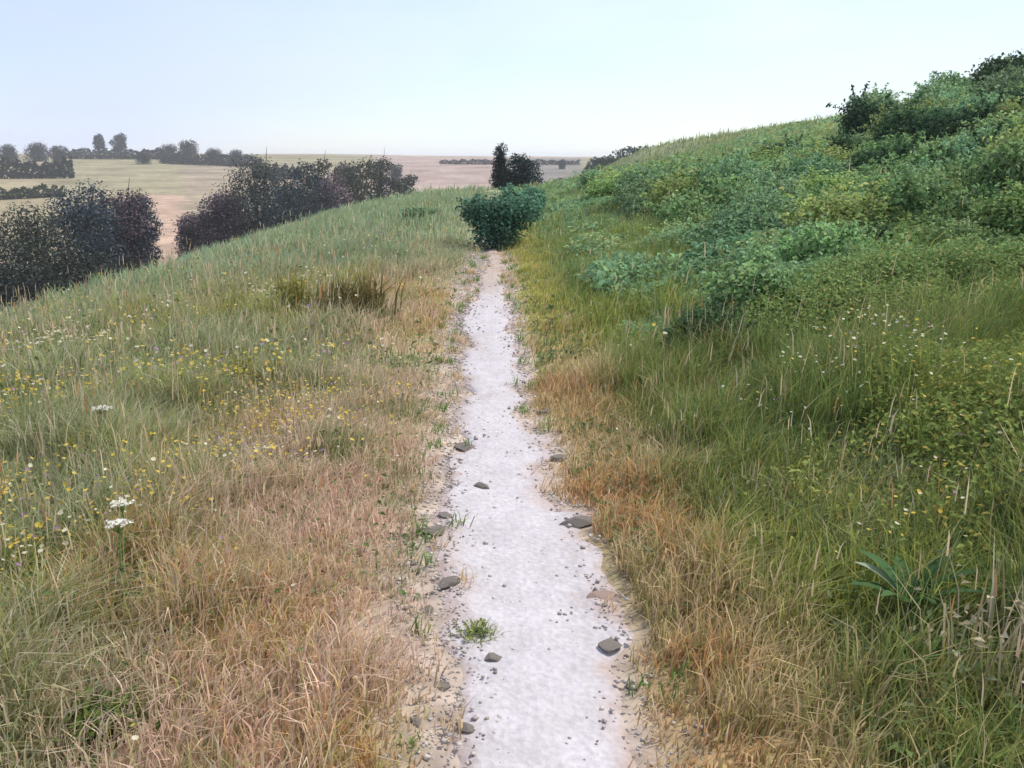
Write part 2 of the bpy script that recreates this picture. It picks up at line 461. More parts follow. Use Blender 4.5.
# dry seed stalks standing above the grass
parts = []
for (n, r0, r1, w) in ((5000, 1.3, 6.5, .0024), (6500, 6.5, 18, .0055), (1000, 16, 36, .010)):
    x, y = sector(n, r0, r1)
    d = x - path_c(y)
    k = (np.abs(d) > .42) & (near_z(x, y) > far_z(x, y) + .5) & (rng.random(n) < np.where(d < 0, .95, .22 * (d < 1.6) + .08) * sstep(.25, .6, fbm(x, y, 1.2, 61)))
    x, y = x[k], y[k]; n = len(x)
    H = (grass_height(x, y) * 1.15 + .12) * rng.uniform(.75, 1.25, n) * np.where(np.abs(x - path_c(y)) < .8, .6, 1)
    c = (TAN * .7 + PALE * .3)[None] * rng.uniform(.7, 1.2, (n, 1)) + rng.normal(0, .02, (n, 3))
    red = rng.random(n) < .08; c[red] = RED * rng.uniform(.8, 1.3, (red.sum(), 1))
    la = rng.uniform(.05, .45, n)
    st = rng.bit_generator.state
    parts.append(blades(x, y, H, np.full(n, w), la, c))
    rng.bit_generator.state = st
    rng.uniform(0, 1, n); th = rng.uniform(0, 2 * np.pi, n)
    # seed heads: spindles near the tip
    l = np.stack([np.cos(th) + .35, np.sin(th) - .1], 1) * (H * la * .70)[:, None]
    hx, hy = x + l[:, 0], y + l[:, 1]; hz = ground(x, y) - .01 + H * (1 - .3 * la) * .86
    parts.append(blades(hx, hy, H * .26, w * rng.uniform(1.6, 3.0, n), la, c * rng.uniform(.8, 1.25, (n, 1)), z0=hz))
V, Fc, C = assemble(parts)
tag(link('dry_grass_stalks', mesh_from('dry_grass_stalks', V, Fc, C), M_grass), 'thin straw coloured and reddish seed stalks standing above the meadow grass', 'grass', kind='stuff')

# ------------------------------------------------------------------ leaves
def leaves(P, Nrm, size, c, asp=.55, fold=.18):
    """diamond leaves at P facing Nrm"""
    n = len(P)
    Nrm = Nrm / np.linalg.norm(Nrm, axis=1, keepdims=True).clip(1e-6)
    t = rng.normal(size=(n, 3)); t -= (t * Nrm).sum(1, keepdims=True) * Nrm
    t /= np.linalg.norm(t, axis=1, keepdims=True).clip(1e-6)
    b = np.cross(Nrm, t)
    s = size[:, None]
    V = np.empty((n, 4, 3), np.float32)
    V[:, 0] = P - t * s * .5; V[:, 1] = P + b * s * asp * .5 + Nrm * s * fold - t * s * .08
    V[:, 2] = P + t * s * .5 - Nrm * s * .1; V[:, 3] = P - b * s * asp * .5 + Nrm * s * fold - t * s * .08
    C = np.repeat(c[:, None, :], 4, 1)
    q = (np.arange(n) * 4)[:, None]
    T = np.concatenate([q + np.array([[0, 1, 2]]), q + np.array([[0, 2, 3]])])
    return V.reshape(-1, 3), T, C.reshape(-1, 3)

def crown_points(n, lobes, lo=.45):
    """points spread through lobes (cx,cy,cz,rx,ry,rz); returns points and outward directions"""
    L = np.array(lobes); vol = L[:, 3] * L[:, 4] + L[:, 4] * L[:, 5]
    i = rng.choice(len(L), n, p=vol / vol.sum())
    u = rng.normal(size=(n, 3)); u /= np.linalg.norm(u, axis=1, keepdims=True)
    # clumps: bunch the directions
    r = rng.uniform(lo, 1.0, n) ** .6
    r *= 1 + .22 * (vnoise(u[:, 0] * 2 + i * 7.3, u[:, 1] * 2 + u[:, 2] * 3, .55, 88) - .5) * 2
    P = L[i, :3] + u * r[:, None] * L[i, 3:6] + rng.normal(0, .16, (n, 3)) * L[i, 3:6]
    return P, u

def colours(n, base, var=.3, alts=()):
    c = np.tile(np.array(base, float), (n, 1))
    for col, f in alts:
        k = rng.random(n) < f; c[k] = col
    return c * rng.uniform(1 - var, 1 + var, (n, 1)) * (1 + rng.normal(0, .06, (n, 3)))

def tube(pts, rads, seg=6):
    V = []; Q = []
    pts = [np.array(p, float) for p in pts]
    for i, (p, r) in enumerate(zip(pts, rads)):
        d = pts[min(i + 1, len(pts) - 1)] - pts[max(i - 1, 0)]; d /= np.linalg.norm(d)
        a = np.cross(d, [.3, 1, .1]); a /= np.linalg.norm(a); b = np.cross(d, a)
        for k in range(seg):
            t = 2 * math.pi * k / seg
            V.append(p + (a * math.cos(t) + b * math.sin(t)) * r)
    for i in range(len(pts) - 1):
        for k in range(seg):
            Q.append((i * seg + k, i * seg + (k + 1) % seg, (i + 1) * seg + (k + 1) % seg, (i + 1) * seg + k))
    return np.array(V), np.array(Q)

def limbs_mesh(name, lobes, trunk_h, r0, split=True, base_n=1, spread=0.0):
    parts_v, parts_q = [], []; o = 0
    def add(pts, rads):
        nonlocal o
        v, q = tube(pts, rads); parts_v.append(v); parts_q.append(q + o); o += len(v)
    for b in range(base_n):
        a = 2 * math.pi * b / base_n + .4
        bx, by = spread * math.cos(a), spread * math.sin(a)
        top = np.array([bx * 2.2, by * 2.2, trunk_h])
        add([(bx * .4, by * .4, -.3), (bx, by, trunk_h * .35), (bx * 1.6 + .05 * trunk_h * random.uniform(-1, 1), by * 1.6, trunk_h * .7), top],
            [r0 * 1.3, r0, r0 * .85, r0 * .7])
    for i, L in enumerate(lobes):
        c = np.array(L[:3]); s = np.array([0, 0, trunk_h * random.uniform(.55, 1)])
        if base_n > 1:
            a = 2 * math.pi * (i % base_n) / base_n + .4
            s[:2] = spread * 1.7 * math.cos(a), spread * 1.7 * math.sin(a)
        mid = (s + c) / 2 + np.array([0, 0, .1 * L[5]])
        add([s, mid, c, c + (c - s) * .35], [r0 * .5, r0 * .36, r0 * .22, r0 * .06])
        for _ in range(2):
            u = np.array([random.uniform(-1, 1), random.uniform(-1, 1), random.uniform(0, 1)])
            add([mid, (mid + c) / 2 + u * L[3] * .3, c + u * np.array(L[3:6]) * .75], [r0 * .25, r0 * .16, r0 * .04])
    return mesh_from(name, np.concatenate(parts_v), [np.concatenate(parts_q)], None, True)

def lobes_bush(k, w=1.0, h=.9):
    out = []
    for i in range(k):
        a = 2 * math.pi * i / k + random.uniform(-.5, .5); r = random.uniform(.15, .62) * w
        rr = random.uniform(.3, .52) * w
        out.append((r * math.cos(a), r * math.sin(a), h * random.uniform(.28, .68), rr, rr * random.uniform(.8, 1.2), rr * random.uniform(.6, .95) * h))
    return out

def lobes_slim(k, H, w):
    out = []
    for i in range(k):
        t = i / (k - 1); rr = w * (.34 - .16 * t) * random.uniform(.85, 1.15)
        a = i * 2.4; off = w * .16 * (1 - .6 * t)
        out.append((off * math.cos(a), off * math.sin(a), H * (.1 + .8 * t), rr, rr, H * .12))
    return out

def lobes_tree(k, H, w, low=.35):
    out = []
    for i in range(k):
        t = (i + .5) / k
        zc = H * (low + (1 - low) * .86 * t)
        rad = w * .5 * (1 - .75 * abs(t - .42) ** 1.3 * 1.4)
        a = i * 2.4 + random.uniform(-.4, .4)
        off = rad * random.uniform(.25, .62)
        rr = w * random.uniform(.17, .30) * (1 - .25 * t)
        out.append((off * math.cos(a), off * math.sin(a), min(zc, H - rr * .8), rr, rr, rr * random.uniform(.7, 1.0)))
    return out

def foliage_mesh(name, lobes, n, size, base, alts=(), var=.32, asp=.6, lo=.4, sprays=0):
    P, u = crown_points(n, lobes, lo)
    if sprays:
        LL = np.array(lobes); m = 26
        for _ in range(sprays):
            li = LL[rng.integers(len(LL))]
            dv = rng.normal(size=3); dv[2] = abs(dv[2]) + .4; dv /= np.linalg.norm(dv)
            t = np.linspace(.5, 1, m)[:, None]; reach = rng.uniform(1.35, 2.1)
            q = li[:3] + dv * li[3:6] * t * reach + np.array([0, 0, -.18]) * (t - .5) ** 2 * reach
            q = q + rng.normal(0, .022, (m, 3))
            P = np.concatenate([P, q]); u = np.concatenate([u, np.tile(dv, (m, 1))])
    k = P[:, 2] > .02; P, u = P[k], u[k]
    nrm = u * .5 + rng.normal(size=u.shape) * .55 + np.array([0, 0, .55])
    V, T, C = leaves(P, nrm, size * rng.uniform(.6, 1.35, len(P)), colours(len(P), base, var, alts), asp)
    return mesh_from(name, V, [T], C)

def build_plant(name, loc, lobes, n, size, base, mat, stem_h, stem_r, rz=0, sc=1.0, alts=(), leaf_name='foliage', stem_name='stem', base_n=3, spread=.08, **k):
    e = empty(name, loc, rz, sc)
    link(leaf_name, foliage_mesh(leaf_name, lobes, n, size, base, alts, **k), mat, e)
    link(stem_name, limbs_mesh(stem_name, lobes, stem_h, stem_r, base_n=base_n, spread=spread), M_bark, e)
    return e

# ------------------------------------------------------------------ bank undergrowth (uncountable)
parts = []
for (n, r0, r1, s) in ((170000, 2.4, 9, .027), (150000, 8, 26, .078), (60000, 24, 75, .26)):
    x, y = sector(n * 2, r0, r1, 2, 40)
    d = x - path_c(y)
    cover = sstep(1.15, 2.0, d + (fbm(x, y, 1.2, 71) - .5) * 1.2) * sstep(2.3, 3.6, y + (d - 1.4) * .7)
    crestcut = 1 - .9 * sstep(26, 38, y)
    lump = fbm(x, y, 1.1 if r0 < 20 else 2.6, 72)
    k = (rng.random(len(x)) < cover * crestcut * (.48 + 1.4 * sstep(7, 9, y) * .3 + 1.4 * sstep(.35, .6, lump)) * (.16 + .84 * sstep(6.2, 8.5, y + (fbm(x, y, 1.0, 75) - .5) * 3))) & (near_z(x, y) > far_z(x, y) + .5)
    x, y, lump = x[k][:n], y[k][:n], lump[k][:n]
    top = (.32 + 1.0 * sstep(.3, .75, lump)) * np.interp(x - path_c(y), [1, 2.5, 5], [.3, .5, .6]) * np.interp(y, [0, 4, 8, 14, 30], [.65, .75, .8, .75, .5])
    z = ground(x, y) + top * rng.uniform(.15, 1.0, len(x)) ** .6
    P = np.stack([x, y, z], 1)
    nrm = rng.normal(size=P.shape) * .5 + np.array([-.15, -.2, .8])
    n3 = fbm(x, y, 2.2, 73)
    c = np.where((n3 > .55)[:, None], np.array([.32, .44, .20]), np.array([.23, .36, .14]))
    c = np.where((rng.random(len(x)) < .12)[:, None], np.array([.40, .40, .16]), c)
    c = np.where(((fbm(x, y, 3.4, 74) > .56) & (y > 7) & (rng.random(len(x)) < .7))[:, None], np.array([.25, .41, .22]), c)
    nb = (1 - sstep(5, 8, y))[:, None]
    c = (c * (1 - nb) + c * np.array([1.05, .85, .6]) * nb) * rng.uniform(.65, 1.35, (len(x), 1))
    V, T, C = leaves(P, nrm, s * rng.uniform(.6, 1.5, len(x)), c, .55)
    parts.append((V, T[:0, :1].repeat(4, 1) if False else np.zeros((0, 4), int), T, C))
V, Fc, C = assemble(parts)
tag(link('undergrowth', mesh_from('undergrowth', V, [Fc[1]], C), M_leaf_plain), 'tangled green leafy undergrowth covering the rising bank right of the path', 'undergrowth', kind='stuff')

# low weeds in the meadow
parts = []
for (n, r0, r1, s) in ((48000, 1.2, 7, .028), (40000, 6.5, 18, .055)):
    x, y = sector(n, r0, r1)
    d = x - path_c(y)
    k = (np.abs(d) > .4) & (rng.random(n) < np.where(d < 0, .25 + .75 * sstep(-1.0, -2.2, d), .8)) & (fbm(x, y, .8, 63) > .45)
    x, y = x[k], y[k]
    z = ground(x, y) + grass_height(x, y) * rng.uniform(.05, .75, len(x))
    c = np.where((rng.random(len(x)) < .35)[:, None], np.array([.25, .29, .16]), np.array([.14, .20, .07])) * rng.uniform(.7, 1.3, (len(x), 1))
    V, T, C = leaves(np.stack([x, y, z], 1), rng.normal(size=(len(x), 3)) * .5 + np.array([0, 0, .8]), s * rng.uniform(.6, 1.5, len(x)), c, .5)
    parts.append((V, np.zeros((0, 4), int), T, C))
V, Fc, C = assemble(parts)
tag(link('meadow_weeds', mesh_from('meadow_weeds', V, [Fc[1]], C), M_leaf_plain), 'small broad leaved weeds mixed through the meadow grass', 'weeds', kind='stuff')

# tiny wildflowers in the meadow: hexagonal heads on the grass tops
def flower_heads(x, y, z, r, c):
    n = len(x); a = np.arange(6) * math.pi / 3
    tilt = rng.normal(size=(n, 3)) * .35 + np.array([0, -.2, 1]); tilt /= np.linalg.norm(tilt, axis=1, keepdims=True)
    t = np.cross(tilt, [1, 0, .2]); t /= np.linalg.norm(t, axis=1, keepdims=True); b = np.cross(tilt, t)
    P = np.stack([x, y, z], 1)
    V = np.empty((n, 7, 3))
    V[:, 0] = P
    for i in range(6):
        V[:, i + 1] = P + (t * math.cos(a[i]) + b * math.sin(a[i])) * (r * rng.uniform(.75, 1.2, n))[:, None] + tilt * (r * .35)[:, None]
    o = (np.arange(n) * 7)[:, None]
    T = np.concatenate([o + np.array([[0, i + 1, (i + 1) % 6 + 1]]) for i in range(6)])
    return V.reshape(-1, 3), np.zeros((0, 4), int), T, np.repeat(c, 7, 0)
parts = []
for (n, r0, r1, r) in ((24000, 1.4, 6, .0075), (30000, 6, 20, .013)):
    x, y = sector(n, r0, r1); d = x - path_c(y)
    pl = np.where(d < 0, sstep(-.5, -1.9, d) + .08, .22 * sstep(.6, 1.0, d) * (d < 2.5)) * sstep(.44, .62, fbm(x, y, 1.1, 66)) * (1 - .85 * sstep(7, 12, y))
    k = (rng.random(n) < pl) & (np.abs(d) > .5); x, y = x[k], y[k]; n = len(x)
    z = ground(x, y) + grass_height(x, y) * rng.uniform(.75, 1.25, n)
    f = fbm(x, y, 2.0, 67)
    c = np.where((f + rng.normal(0, .16, n) > .46)[:, None], np.array([.62, .46, .07]), np.array([.62, .58, .44]))
    c = np.where((rng.random(n) < .08)[:, None], np.array([.35, .2, .36]), c) * rng.uniform(.75, 1.1, (n, 1))
    parts.append(flower_heads(x, y, z, r * rng.uniform(.7, 1.5, n), c))
    parts.append(blades(x, y, z - ground(x, y) + .005, np.full(n, .003 if r0 < 6 else .006), rng.uniform(0, .01, n), np.tile(GREEN, (n, 1))))
V, Fc, C = assemble(parts)
tag(link('wildflowers', mesh_from('wildflowers', V, Fc, C), M_petal), 'tiny yellow and white wildflowers sprinkled through the meadow grass', 'flowers', kind='stuff')

# ------------------------------------------------------------------ stones and gravel
def rock_mesh(name, seed, flat=.6):
    r = np.random.default_rng(seed)
    import bmesh
    bm = bmesh.new(); bmesh.ops.create_icosphere(bm, subdivisions=4, radius=1)
    planes = [(v / np.linalg.norm(v), r.uniform(.42, .8)) for v in r.normal(size=(11, 3))]
    ax = r.uniform(.75, 1.25, 3)
    for v in bm.verts:
        p = np.array(v.co)
        for nrm, dd in planes:
            e = p @ nrm - dd
            if e > 0: p = p - nrm * e * .97
        p = p * ax * (1 + .03 * (r.random() - .5)); p[2] *= flat
        v.co = p
    me = bpy.data.meshes.new(name); bm.to_mesh(me); bm.free()
    return me

rock_meshes = [rock_mesh('stone', s, f) for s, f in ((1, .55), (2, .7), (3, .5), (4, .65))]
pink_mesh = rock_mesh('stone', 9, .6)
STONES = [ # px, py, width px, label
    (466, 450, 30, 'dark stone on the left path edge, the farthest of the left-hand stones'),
    (481, 491, 22, 'dark stone on the left path edge, second farthest of the left-hand stones'),
    (433, 536, 30, 'grey stone in dry grass a step left of the path, above the rough edge stone'),
    (449, 590, 30, 'rough grey stone at the left path edge just above the round green tuft'),
    (491, 665, 30, 'dark flat stone on the pale path just below the round green tuft'),
    (465, 735, 22, 'small dark stone on the pale path, nearest to the camera on its left side'),
    (408, 566, 18, 'small grey stone lying farthest left of the path among dry stalks'),
    (545, 412, 26, 'small dark stone on the right path edge, farthest from the camera'),
    (557, 461, 26, 'dark stone on the right path edge, second from the far end'),
    (576, 527, 28, 'long dark stone at the right path edge where the path widens'),
    (610, 650, 32, 'largest dark stone on the right path edge, beside the reddish grass'),
    (428, 612, 24, 'brownish stone in the bare verge left of the round green tuft'),
    (440, 690, 28, 'half buried stone in the bare left verge below the flat path stone'),
    (415, 725, 22, 'small stone at the outer rim of the bare left verge, nearest the dry grass'),
    (446, 520, 18, 'small stone on the left path rim between the dry grass stone and the path'),
    (632, 690, 20, 'small dark stone in the grass just right and below the largest right-hand stone'),
]
for i, (px, py, w, lab) in enumerate(STONES):
    x, y, z = hit(px, py)
    s = w / F * math.hypot(x, y) * .5
    o = link('stone', rock_meshes[i % 4], M_stone, None, (x, y, z - s * .06 + (.02 if on_path(np.array([x]), np.array([y]))[0] else .0)))
    o.scale = (s * (1.35 if 'long' in lab else 1.05), s * .9, s * (.8 if 'flat' not in lab else .6)); o.rotation_euler = (random.uniform(-.2, .2), random.uniform(-.2, .2), random.uniform(-.5, .5) if 'long' in lab else random.uniform(0, 6))
    tag(o, lab, 'stone', 'dark stones along the path')
x, y, z = hit(603, 602)
o = link('stone', pink_mesh, M_stone_pink, None, (x, y, z + .012)); o.scale = (.05, .042, .04)
tag(o, 'pinkish stone on the right path edge above the largest dark stone', 'stone')

# gravel
n = 6500
y = 1.2 + 14 * rng.random(n) ** 1.5
side = np.where(rng.random(n) < .66, -1, 1)
onp = rng.random(n) < .35
off = np.where(onp, rng.uniform(0, 1, n) ** .5 * .27, .24 + np.abs(rng.normal(0, .16, n)))
x = path_c(y) + side * off
s = .0035 + .009 * rng.random(n) ** 4 + .0007 * y
z = ground(x, y) + s * .25 + np.where(on_path(x, y), .018, 0)
octv = np.array([[1, 0, 0], [-1, 0, 0], [0, 1, 0], [0, -1, 0], [0, 0, .7], [0, 0, -.7]])
octf = np.array([[0, 2, 4], [2, 1, 4], [1, 3, 4], [3, 0, 4], [2, 0, 5], [1, 2, 5], [3, 1, 5], [0, 3, 5]])
a = rng.uniform(0, 6.28, n); ca, sa = np.cos(a), np.sin(a)
vv = octv[None] * rng.uniform(.6, 1.3, (n, 6, 1)) * s[:, None, None]
V = np.stack([vv[:, :, 0] * ca[:, None] - vv[:, :, 1] * sa[:, None] + x[:, None], vv[:, :, 0] * sa[:, None] + vv[:, :, 1] * ca[:, None] + y[:, None], vv[:, :, 2] + z[:, None]], -1)
T = (np.arange(n) * 6)[:, None, None] + octf[None]
c = np.where((rng.random(n) < .14)[:, None], np.array([.27, .22, .19]), np.array([.46, .41, .385])) * rng.uniform(.7, 1.2, (n, 1))
tag(link('gravel', mesh_from('gravel', V.reshape(-1, 3), [T.reshape(-1, 3)], np.repeat(c, 6, 0)), leaf_mat('gravel_stone', 0, .9)), 'pale loose gravel scattered on the path and its edges', 'gravel', kind='stuff')

# ------------------------------------------------------------------ single plants in the meadow
def tuft_thing(px, py, n, H, spread, W, pal, label, cat, name='grass_tuft', lean=(.3, 1.0), leafn=0, leafs=.03):
    x0, y0, z0 = hit(px, py)
    e_x = rng.normal(0, spread, n); e_y = rng.normal(0, spread, n)
    x, y = x0 + e_x, y0 + e_y
    i = rng.integers(0, len(pal), n)
    c = np.array(pal)[i] * rng.uniform(.75, 1.25, (n, 1))
    Hh = H * rng.uniform(.45, 1.15, n)
    V, q, t, C = blades(x, y, Hh, W * rng.uniform(.7, 1.4, n), rng.uniform(lean[0], lean[1], n), c)
    fs = [q, t]
    if leafn:
        P = np.stack([x0 + rng.normal(0, spread * 1.1, leafn), y0 + rng.normal(0, spread * 1.1, leafn), np.zeros(leafn)], 1)
        P[:, 2] = ground(P[:, 0], P[:, 1]) + rng.uniform(.1, .75, leafn) * H
        i = rng.integers(0, len(pal), leafn)
        v2, t2, c2 = leaves(P, rng.normal(size=P.shape) * .4 + np.array([0, -.2, .9]), leafs * rng.uniform(.6, 1.5, leafn), np.array(pal)[i] * rng.uniform(.7, 1.3, (leafn, 1)), .5)
        fs = [q, np.concatenate([t, t2 + len(V)])]; V = np.concatenate([V, v2]); C = np.concatenate([C, c2])
    V = V - np.array([x0, y0, z0])
    return tag(link(name, mesh_from(name, V, fs, C), M_grass, None, (x0, y0, z0)), label, cat)

tuft_thing(477, 640, 260, .075, .028, .005, [(.26, .31, .10), (.32, .34, .13), (.18, .23, .07)], 'small round green tuft growing on the left edge of the pale path', 'grass tuft', leafn=60, leafs=.02)
tuft_thing(105, 735, 260, .13, .04, .008, [(.10, .15, .02), (.13, .17, .03), (.075, .12, .015)], 'low bright green leafy clump in the dry meadow nearest the camera', 'weed', 'leafy_weed', leafn=200, leafs=.045)
tuft_thing(8, 590, 320, .2, .06, .009, [(.11, .18, .02), (.14, .2, .03), (.09, .14, .02)], 'fresh grass green clump standing out of the greyish meadow at the picture edge', 'grass tuft', leafn=200, leafs=.05)
tuft_thing(295, 318, 150, .55, .09, .014, [(.30, .28, .06), (.36, .33, .10), (.2, .19, .05)], 'upright clump of yellowish stalks in front of the far green meadow', 'weed', 'tall_weed', lean=(.05, .35), leafn=160, leafs=.06)
tuft_thing(352, 322, 320, .5, .15, .02, [(.17, .13, .05), (.22, .17, .07), (.14, .14, .045)], 'wide olive brown clump of tall weeds left of the far end of the path', 'weed', 'tall_weed', lean=(.05, .5), leafn=200, leafs=.07)
tuft_thing(240, 395, 160, .34, .09, .010, [(.36, .33, .07), (.28, .27, .06), (.2, .21, .06)], 'yellow flowering clump in the middle of the left meadow', 'weed', 'flowering_weed', lean=(.1, .6), leafn=260, leafs=.03)
tuft_thing(100, 480, 180, .34, .08, .009, [(.38, .32, .06), (.26, .25, .06), (.2, .2, .07)], 'yellow flowering clump beside the white flowered umbel in the left meadow', 'weed', 'flowering_weed', lean=(.1, .6), leafn=260, leafs=.024)
tuft_thing(985, 700, 90, .42, .1, .008, [(.5, .44, .30), (.42, .36, .24), (.3, .25, .15)], 'pale bleached clump of dead stalks at the foot of the bank', 'dead weed', 'dead_weed', lean=(.1, .9), leafn=60, leafs=.03)

# white umbels
def umbel(px, py, H, label, r=.05):
    x0, y0, z0 = hit(px, py)
    e = empty('umbel_flower', (x0, y0, z0))
    v, q = tube([(0, 0, -.02), (.01, 0, H * .5), (.015, .01, H * .9)], [.005, .004, .003], 5)
    vs, qs = [v], [q]; o = len(v); tops = []
    for k in range(10):
        a = k * 2.4; rr = r * (.25 + .75 * (k / 9))
        tp = np.array([.015 + rr * math.cos(a), .01 + rr * math.sin(a), H * 1.02 - rr * .25])
        v, q = tube([(.015, .01, H * .89), tp * np.array([.55, .55, 1]) + np.array([0, 0, -.01]), tp], [.002, .0016, .0012], 4)
        vs.append(v); qs.append(q + o); o += len(v); tops.append(tp)
    link('stem', mesh_from('stem', np.concatenate(vs), [np.concatenate(qs)], np.tile(GREEN * 1.2, (o, 1)), True), M_petal, e)
    t = np.repeat(np.array(tops), 9, 0) + rng.normal(0, r * .15, (90, 3)) * np.array([1, 1, .4])
    V, Q, T, C = flower_heads(t[:, 0], t[:, 1], t[:, 2], np.full(90, r * .14), np.tile([.78, .76, .68], (90, 1)) * rng.uniform(.85, 1.05, (90, 1)))
    link('flower_head', mesh_from('flower_head', V, [T], C), M_petal, e)
    P = rng.normal(0, .035, (26, 3)); P[:, 2] = rng.uniform(.05, .55, 26) * H
    V, T, C = leaves(P, rng.normal(size=(26, 3)) * .5 + np.array([0, 0, .8]), .05 * rng.uniform(.6, 1.3, 26), colours(26, (.1, .15, .05)))
    link('foliage', mesh_from('foliage', V, [T], C), M_leaf_plain, e)
    return tag(e, label, 'wildflower', 'white umbel flowers in the left meadow')
umbel(124, 618, .36, 'larger and nearer white flowered umbel in the left meadow', .042)
umbel(126, 585, .33, 'white flowered umbel just behind the larger umbel in the left meadow', .038)
umbel(105, 470, .34, 'white flowered umbel farther up the left meadow beside a yellow clump', .05)

# broad-leaved plant with one long pale leaf at the foot of the bank
x0, y0, z0 = hit(905, 640)
e = empty('broad_leaved_plant', (x0, y0, z0))
for k in range(11):
    a = k * 2.4 + .5; Ls = random.uniform(.14, .25); w = random.uniform(.018, .03)
    pale = k == 2
    if pale: a, Ls, w = math.radians(150), .2, .026
    V = []; Q = []
    el = random.uniform(.5, 1.1)
    for j in range(7):
        t = j / 6; rad = Ls * t * math.cos(el * (1 - t * .5)); zz = .1 + Ls * math.sin(el) * (t - .45 * t * t) * 1.4
        ww = w * math.sin(math.pi * (.08 + .9 * t)) ** .8
        for s_ in (-1, 0, 1):
            V.append((rad * math.cos(a) - s_ * ww * math.sin(a), rad * math.sin(a) + s_ * ww * math.cos(a), zz + abs(s_) * ww * .35))
    for j in range(6):
        for s_ in (0, 1):
            Q.append((j * 3 + s_, j * 3 + s_ + 1, j * 3 + s_ + 4, j * 3 + s_ + 3))
    c = (.34, .42, .30) if pale else np.array((.075, .15, .055)) * random.uniform(.75, 1.25)
    lf = link('leaf', mesh_from('leaf', np.array(V), [np.array(Q)], np.tile(c, (len(V), 1)), True), M_leaf_plain, e)
    if pale: lf['label'] = 'long pale leaf'
v, q = tube([(0, 0, -.03), (.01, 0, .08), (.0, .01, .17)], [.012, .01, .006], 6)
link('stem', mesh_from('stem', v, [q], np.tile(GREEN, (len(v), 1)), True), M_petal, e)
tag(e, 'dark green broad leaved plant with one pale leaf at the foot of the bank', 'plant')

# ------------------------------------------------------------------ bushes on the bank
GRP = 'green bushes of the thicket on the right bank'
def bush_proto(kind):
    if kind == 0: base, alts, n, s = (.25, .38, .16), (((.34, .47, .22), .3), ((.11, .18, .06), .2)), 5200, .08
    if kind == 1: base, alts, n, s = (.26, .41, .22), (((.34, .49, .28), .3), ((.12, .21, .08), .25)), 5200, .075
    if kind == 2: base, alts, n, s = (.29, .40, .14), (((.39, .46, .18), .3), ((.12, .2, .06), .2)), 5000, .08
    if kind == 3: base, alts, n, s = (.05, .10, .05), (((.085, .15, .07), .25),), 5600, .09
    lob = lobes_bush(7 if kind != 3 else 8, 1.0, .95 if kind != 3 else 1.15)
    return build_plant('bush', (0, 0, 0), lob, n, s, base, M_leaf, .28, .025, alts=alts, base_n=4, spread=.1, sprays=34)
protos = [bush_proto(k) for k in (0, 1, 2, 3)]
used = [False] * 4
def bush(kind, x, y, sc, label, group=None, rz=None, sz=1.0):
    z = float(ground(x, y)) - .03 * sc
    rz = random.uniform(0, 6.28) if rz is None else rz
    s3 = (sc, sc, sc * sz)
    if not used[kind]:
        o = protos[kind]; used[kind] = True
        o.location = (x, y, z); o.rotation_euler = (0, 0, rz); o.scale = s3
    else:
        o = copy_tree(protos[kind], (x, y, z), rz, s3)
        if 'group' in o: del o['group']
    return tag(o, label, 'bush', group)

# distinct ones: picture column and row of the foot, width px, top row
for (kind, px, base, wpx, top, lab) in (
    (3, 915, 160, 100, 106, 'large dark green bush on the right bank just left of the edge tree'),
    (3, 866, 150, 66, 99, 'dark bush on the bank skyline, left of the large dark bush'),
    (3, 965, 160, 84, 106, 'dark green bush directly under the edge tree on the right bank'),
    (3, 1000, 192, 100, 138, 'broad dark bush at the picture edge below the dark skyline bushes'),
    (3, 885, 192, 80, 146, 'dark rounded bush in front of the large dark bush, lower on the bank'),
    (3, 940, 205, 84, 160, 'dark bush with a rounded top between the large dark bush and the thicket below'),
    (3, 838, 168, 52, 136, 'dark bush farthest left of the dark clump on the upper bank'),
    (3, 1030, 135, 80, 88, 'dark bush cut by the picture edge right under the edge tree'),
    (3, 985, 240, 90, 192, 'lowest bush of the dark clump on the upper bank'),
    (3, 780, 172, 52, 142, 'lone dark bush in the middle of the upper bank, left of the dark clump'),
    (3, 860, 275, 90, 228, 'dark bush in the middle of the thicket below the dark clump'),
    (0, 930, 142, 60, 95, 'mid green bush on the bank skyline between the dark bushes'),
    (3, 705, 372, 100, 308, 'small dark bush at the near foot of the right bank, edge of the thicket'),
    (1, 775, 335, 120, 272, 'pale bluish green bush right of the small dark bush at the thicket foot'),
    (2, 662, 200, 80, 168, 'yellow green bush near the lower far end of the thicket'),
):
    x, y, z = hit(px, base)
    sc = wpx / F * y * .5
    hh = np.clip((height_for(top, y) - z) / (sc * (1.15 if kind == 3 else .95)), .6, 1.7)
    bush(kind, x, y, sc, lab, sz=hh)

